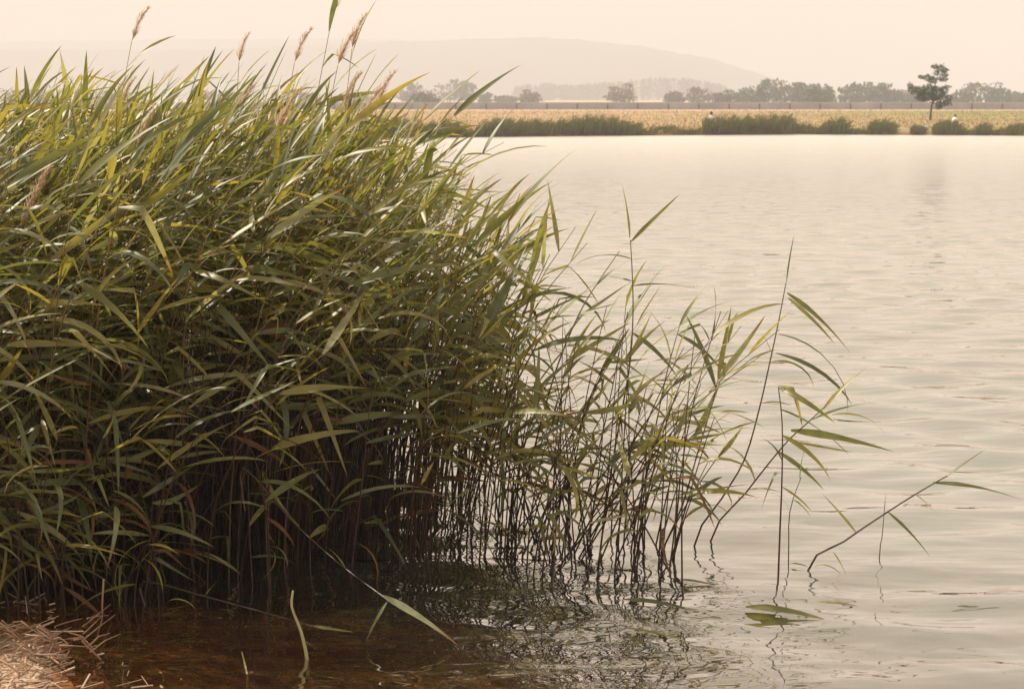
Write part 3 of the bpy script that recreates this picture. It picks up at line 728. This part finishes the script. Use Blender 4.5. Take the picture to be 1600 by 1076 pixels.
# dry field grass
gr = MB()
for _ in range(15000):
    Y = 79 + rng.random() ** 1.5 * 105; X = rng.uniform(-0.13, 0.40) * Y
    t = Y - float(yfar(X))
    if t < 1.2: continue
    z = gz(X, Y); H = rng.uniform(0.04, 0.15); w = rng.uniform(0.01, 0.045); l_ = rng.gauss(0.03, 0.05)
    gr.add([(X - w, Y, z - 0.01), (X + w, Y + rng.gauss(0, .05), z - 0.01), (X + l_ + w * 0.4, Y, z + H), (X + l_ - w * 0.4, Y + .02, z + H * 0.9)], [[0, 1, 2, 3]])
tag(put("dry_grass", gr.mesh("dry_grass", M_GRASS)), "dry yellow grass of the field beyond the lake", "grass", kind="stuff")

# ------------------------------------------------------------------ trees
def foliage(lobes, n, size, mat, seed):
    r = np.random.default_rng(seed); V, F = [], []
    wts = np.array([l[3] * l[4] * l[5] for l in lobes]) ** 0.7; wts /= wts.sum()
    ch = r.choice(len(lobes), n, p=wts)
    for k in range(n):
        cx_, cy_, cz, rx, ry, rz = lobes[ch[k]]
        d = r.normal(size=3); d /= np.linalg.norm(d); rad = r.uniform(0.3, 1.0) ** 0.6 * r.uniform(0.8, 1.22)
        c = np.array([cx_ + d[0] * rx * rad, cy_ + d[1] * ry * rad, cz + d[2] * rz * rad])
        a = r.normal(size=3); a /= np.linalg.norm(a); b = np.cross(a, r.normal(size=3)); b /= np.linalg.norm(b)
        s = size * r.uniform(0.5, 1.25)
        i = len(V); V += [c - a * s, c + b * s * 0.45, c + a * s, c - b * s * 0.45]; F.append([i, i + 1, i + 2, i + 3])
    return mesh("crown", np.array(V), F, mat)
def tree(label, px, w_px, top, D, mat=None, base_y=None, seed=0, name="tree", group="trees beyond the road", n=900, shape="round"):
    r = random.Random(seed * 31 + int(px)); s = D / FPX
    X = (px - 800) * s * CP; zb2 = gz(X, D); Ht = CAM_Z + (155 - top) * s - zb2; W = w_px * s
    root = tag(empty(name, (X, D, zb2)), label, "tree", group)
    lobes = []
    if shape == "poplar":
        for k in range(5): t = k / 4; lobes.append((r.gauss(0, .05) * W, 0, Ht * (0.25 + 0.62 * t), W * .5 * (1 - .5 * t), W * .5 * (1 - .5 * t), Ht * 0.16))
    else:
        lobes.append((0, 0, Ht * 0.46, W * .44, W * .42, Ht * .42)); lobes.append((0, 0, Ht * 0.2, W * .46, W * .42, Ht * .2))
        for k in range(14):
            a = r.uniform(0, 6.28); q = r.uniform(0.12, 0.42) * W; zz = r.uniform(0.12, 0.9)
            q *= 1.1 - 0.75 * max(0, zz - 0.45)
            lobes.append((math.cos(a) * q, math.sin(a) * q, Ht * zz, W * r.uniform(.10, .2), W * r.uniform(.12, .2), Ht * r.uniform(.10, .16)))
    put("crown", foliage(lobes, n, 0.30 * D / 300 + 0.12, mat or M_CROWN, seed + int(px)), root)
    mb = MB(); V, F = tube([(0, 0, -0.1), (0.05, 0, Ht * 0.25), (-0.05, 0.1, Ht * 0.5), (0.05, 0, Ht * 0.8)], [Ht * .035, Ht * .028, Ht * .02, Ht * .006], 6); mb.add(V, F)
    for k in range(4):
        a = r.uniform(0, 6.28); z0 = Ht * r.uniform(0.2, 0.5)
        V, F = tube([(0, 0, z0), (math.cos(a) * W * .15, math.sin(a) * W * .15, z0 + Ht * .12), (math.cos(a) * W * .33, math.sin(a) * W * .33, z0 + Ht * .28)], [Ht * .015, Ht * .01, Ht * .004], 5); mb.add(V, F)
    put("trunk", mb.mesh("trunk", M_BARK), root)
    return root
T = [
 ("grey hazy tree half behind the dark round bush", 641, 40, 131, 480, 0), ("dark low round bush in front of a hazy tree", 663, 44, 142, 300, 0),
 ("broad hazy tree, larger of the touching pair beside the round bush", 703, 50, 125, 500, 0), ("narrower hazy tree touching the broad one beside the round bush", 730, 26, 127, 500, 0),
 ("small shrub standing alone just right of the hazy pair of trees", 757, 22, 145, 420, 0), ("low flat shrub in the gap before the distant wood", 790, 36, 149, 420, 0), ("shrub at the near end of the distant wood", 828, 34, 141, 380, 1),
 ("olive brown round tree standing before the distant wood", 972, 44, 131, 360, 1), ("small olive bush before the wide end of the distant wood", 1052, 30, 143, 360, 1), ("olive bush where the distant wood ends", 1092, 48, 134, 380, 1), ("low bush just right of the distant wood", 1128, 30, 146, 340, 0),
 ("lowest tree at the start of the long green tree row", 1152, 40, 141, 340, 0), ("second tree of the long green row, rising to the right", 1176, 44, 133, 330, 0), ("tallest tree of the long green row", 1200, 42, 124, 330, 0), ("pointed tree next to the tallest of the green row", 1226, 40, 126, 340, 0), ("slim tree between the pointed one and the dark bush", 1249, 30, 130, 340, 0),
 ("tall tree behind the dark bush at the end of the green row", 1268, 44, 130, 350, 0), ("dark dense bush at the foot of the green row's end", 1275, 54, 137, 280, 0), ("slim last tree of the green row by the gap", 1295, 20, 133, 340, 0),
 ("first tree right of the gap in the tree row", 1330, 40, 131, 340, 0), ("tallest tree right of the gap in the tree row", 1350, 44, 127, 340, 0), ("pointed slim tree between the gap and the lone tree", 1378, 32, 130, 340, 0), ("low tree just left of the lone tree", 1400, 44, 138, 340, 0), ("low hazy bush behind the lone tree's crown", 1430, 40, 141, 350, 0),
 ("low tree right behind the lone tree", 1503, 40, 139, 340, 0), ("broadest tree right of the lone tree", 1532, 60, 129, 340, 0), ("medium tree beside the broadest tree at the frame edge", 1562, 40, 136, 340, 0), ("low tree at the frame's edge beyond the road", 1592, 36, 143, 350, 0), ("tree past the frame's edge beyond the road", 1625, 50, 136, 350, 0),
 ("faint tree peeping between reed tips near the plumes", 560, 50, 146, 480, 0), ("faint low tree line bush behind the reed tips", 470, 70, 144, 460, 0), ("faint bush behind the reed tips over the bed's middle", 350, 90, 142, 460, 0), ("dark bush showing through reed tips over the bank", 150, 110, 139, 380, 0), ("dark tree showing through reed tips at the frame's edge", 40, 90, 136, 380, 0),
]
for i, (lb, px, w, top, D, mt) in enumerate(T):
    D, w = D * 1.12, w * 1.2
    tree(lb, px, w, top, D, (M_CROWN, M_CROWN2)[mt], seed=i, n=800 if w > 30 else 450, name="bush" if "bush" in lb or "shrub" in lb else "tree")
# distant wood: one mass
wood = []
r_ = random.Random(5); Dw = 1050
outl_x = [806, 820, 850, 900, 945, 990, 1030, 1060, 1090, 1120, 1145]; outl_y = [136, 133, 131, 134, 130, 125, 122, 122, 126, 131, 140]
for k in range(150):
    px = r_.uniform(806, 1142); top = np.interp(px, outl_x, outl_y) + abs(r_.gauss(0, 1.6)); D = Dw + r_.uniform(0, 90); s = D / FPX
    zt = CAM_Z + (155 - top) * s; w = r_.uniform(5, 9) * s
    s *= CP; zt0 = gz((px - 800) * s, D)
    wood.append(((px - 800) * s, D, zt0 + (zt - zt0) * 0.45, w * .7, w, (zt - zt0) * 0.5)); wood.append(((px - 800) * s, D, zt - w * 0.55, w * .5, w * .6, w * .7))
tag(put("distant_wood", foliage(wood, 16000, 1.25, M_CROWN, 77)), "hazy distant wood low under the hill", "wood", kind="stuff")

# lone tree on the far field
D0 = 112.0; bx, by = (1455 - 800) / FPX * D0 * CP, D0
z0 = gz(bx, by); px_m = D0 / FPX; base_px = 155 + (CAM_Z - z0) / px_m
lt = tag(empty("lone_tree", (bx, by, z0)), "lone ragged tree standing by itself on the dry field", "tree")
def zp(x, y): return ((x / 8.97 + 1400 - 1455) * px_m, (base_px - (y / 8.97 + 95)) * px_m)
def LB(x, y, rx, ry): X, Z = zp(x, y); return (X, 0, Z, rx / 8.97 * px_m, rx / 8.97 * px_m * 0.9 + 0.08, ry / 8.97 * px_m)
lobes = [LB(*a) for a in ((520, 100, 45, 28), (600, 125, 60, 50), (665, 150, 40, 32), (650, 205, 45, 40), (545, 185, 40, 40), (430, 250, 75, 35), (335, 238, 34, 24), (500, 285, 60, 45), (640, 275, 60, 28), (190, 360, 36, 46), (240, 410, 70, 48), (340, 425, 80, 60), (450, 420, 100, 70), (430, 500, 120, 60), (560, 470, 110, 80), (640, 540, 110, 80), (700, 375, 50, 22), (660, 420, 60, 45), (600, 640, 45, 45), (720, 590, 45, 40), (745, 520, 35, 30), (370, 540, 60, 30))]
rl = random.Random(8); tw = []
for a, b, c, d, e, f in lobes:
    for _ in range(4):
        q = rl.uniform(0, 6.28); k = rl.uniform(0.8, 1.25); tw.append((a + math.cos(q) * d * k, rl.uniform(-e, e), c + math.sin(q) * f * k, d * .3, d * .3, d * .25))
lobes = [(a, b, c, d * 1.1, e * 1.5, f * 1.1) for a, b, c, d, e, f in lobes] + tw
put("crown", foliage(lobes, 9500, 0.065, M_CROWN, 901), lt)
mb = MB()
def P3(x, y, dy=0): X, Z = zp(x, y); return (X, dy, Z)
V, F = tube([(0.0, 0, -0.1), P3(492, 760), P3(505, 640), P3(520, 520), P3(530, 400), P3(545, 280), P3(590, 140)], [.10, .085, .075, .06, .045, .03, .012], 7); mb.add(V, F)
for pts in ([(510, 600), (400, 500), (250, 415), (180, 350)], [(525, 450), (470, 330), (340, 240)], [(515, 560), (620, 540), (730, 540)], [(530, 420), (640, 400), (720, 370)], [(548, 270), (650, 200), (670, 150)], [(515, 580), (600, 640)]):
    V, F = tube([P3(x, y, (i * 0.08) * (-1) ** len(pts)) for i, (x, y) in enumerate(pts)], [0.04 * (1 - .75 * i / (len(pts) - 1)) for i in range(len(pts))], 5); mb.add(V, F)
put("trunk", mb.mesh("trunk", M_BARK), lt)

# ------------------------------------------------------------------ people sitting on the far field
def skin_mesh(name, verts, edges, radii, mat):
    me = bpy.data.meshes.new(name); me.from_pydata(verts, edges, []); o = bpy.data.objects.new(name, me); COL.objects.link(o)
    sk = o.modifiers.new("skin", 'SKIN'); sk.use_smooth_shade = True
    for i, rr in enumerate(radii): me.skin_vertices[0].data[i].radius = (rr, rr)
    me.skin_vertices[0].data[0].use_root = True
    sb = o.modifiers.new("sub", 'SUBSURF'); sb.levels = sb.render_levels = 1
    me.materials.append(mat); return o
def person(label, px, head_y, D, lean, facing):
    X = (px - 800) / FPX * D * CP; z = gz(X, D); htop = CAM_Z + (155 - head_y) / FPX * D - z
    k = htop / 0.90
    root = tag(empty("person", (X, D, z)), label, "person", "people sitting on the far field")
    root.rotation_euler[2] = facing; root.scale = (k, k, k)
    l = lean
    # local: +Y forward, knees drawn up
    V = [(0, 0, .10), (0, l * .25, .25), (0, l * .6, .42), (0, l * .9, .56), (0, l, .63),
         (.17, l * .9, .55), (.21, l * .8 + .10, .34), (.13, l * .5 + .32, .36), (.10, l * .5 + .40, .36), (-.17, l * .9, .55), (-.21, l * .8 + .10, .34), (-.13, l * .5 + .32, .36), (-.10, l * .5 + .40, .36),
         (.10, .02, .10), (.14, .40, .42), (.13, .58, .06), (.13, .72, .03), (-.10, .02, .10), (-.14, .40, .42), (-.13, .58, .06), (-.13, .72, .03), (0, l * 1.05, .68)]
    E = [(0, 1), (1, 2), (2, 3), (3, 4), (3, 5), (5, 6), (6, 7), (7, 8), (3, 9), (9, 10), (10, 11), (11, 12), (0, 13), (13, 14), (14, 15), (15, 16), (0, 17), (17, 18), (18, 19), (19, 20), (4, 21)]
    R = [.15, .14, .15, .12, .06, .07, .05, .04, .035, .07, .05, .04, .035, .095, .07, .05, .04, .095, .07, .05, .04, .055]
    b = skin_mesh("body", V, E, R, M_SHIRT); b.parent = root
    # trousers as a sleeve over the legs
    tr = skin_mesh("trousers", [(0, .0, .09), (.10, .03, .11), (.14, .40, .425), (.13, .575, .08), (-.10, .03, .11), (-.14, .40, .425), (-.13, .575, .08)], [(0, 1), (1, 2), (2, 3), (0, 4), (4, 5), (5, 6)], [.165, .115, .09, .07, .115, .09, .07], M_TROUSER); tr.parent = root
    hv, hf = [], []
    def ell(c, rx, ry, rz, nu=12, nv=8):
        vs, fs = [], []
        for i in range(nv + 1):
            th = math.pi * i / nv
            for j in range(nu):
                ph = 2 * math.pi * j / nu; vs.append((c[0] + rx * math.sin(th) * math.cos(ph), c[1] + ry * math.sin(th) * math.sin(ph), c[2] + rz * math.cos(th)))
        for i in range(nv):
            for j in range(nu): fs.append([i * nu + j, i * nu + (j + 1) % nu, (i + 1) * nu + (j + 1) % nu, (i + 1) * nu + j])
        return vs, fs
    hc = (0, l * 1.1 + .02, .775); mb = MB(); mb.add(*ell(hc, .075, .095, .115)); mb.add(*ell((0, hc[1] + .1, .765), .016, .022, .025, 6, 4)); mb.add(*ell((.077, hc[1], .77), .012, .02, .03, 6, 4)); mb.add(*ell((-.077, hc[1], .77), .012, .02, .03, 6, 4))
    put("head", mb.mesh("head", M_SKIN, True), root)
    mb = MB(); mb.add(*ell((0, hc[1] - .022, .80), .086, .098, .105)); put("hair", mb.mesh("hair", M_HAIR, True), root)
    return root
person("person in a white shirt with dark hair sitting behind the blocky reed clump", 1113, 173.5, 88, 0.12, math.radians(10))
person("person in white leaning forward on the field near the lone tree", 1489, 178, 92, 0.30, math.radians(-60))
# white bag at the water's edge
bl = onz(1450, 211); bl.y += 0.5; mb = MB()
prof_ = [(0.02, 0.0), (0.13, 0.02), (0.16, 0.10), (0.13, 0.19), (0.06, 0.25), (0.03, 0.28), (0.07, 0.33)]
V = []; rb = random.Random(3)
for rr, zz in prof_:
    for j in range(10): a = 2 * math.pi * j / 10; q = rr * rb.uniform(0.82, 1.15); V.append((q * math.cos(a), q * 0.75 * math.sin(a), zz + rb.uniform(-.008, .008)))
F = [[i * 10 + j, i * 10 + (j + 1) % 10, (i + 1) * 10 + (j + 1) % 10, (i + 1) * 10 + j] for i in range(6) for j in range(10)]
tag(put("white_bag", mesh("white_bag", V, F, M_BAG, True), loc=(bl.x, bl.y, gz(bl.x, bl.y) - 0.01)), "small white bag at the water's edge below the lone tree", "bag")

# ------------------------------------------------------------------ haze
hv, hf = box(-5500, 5500, -350, 3600, -2.7, 118)
hm, N, L = newmat("haze")
pvn = N.new("ShaderNodeVolumePrincipled"); pvn.inputs["Color"].default_value = (0.69, 0.715, 0.78, 1)
pvn.inputs["Density"].default_value = 0.0011; pvn.inputs["Density Attribute"].default_value = ""; pvn.inputs["Anisotropy"].default_value = 0.0
ho = N.new("ShaderNodeOutputMaterial"); L.new(pvn.outputs[0], ho.inputs["Volume"])
tag(put("haze", mesh("haze", hv, hf, hm)), "pale summer haze over the far fields", "haze", kind="stuff")
print("reeds built singly:", N_REED[0], "objects:", len(bpy.data.objects), "tris:", sum(len(m.polygons) * 2 for m in bpy.data.meshes))
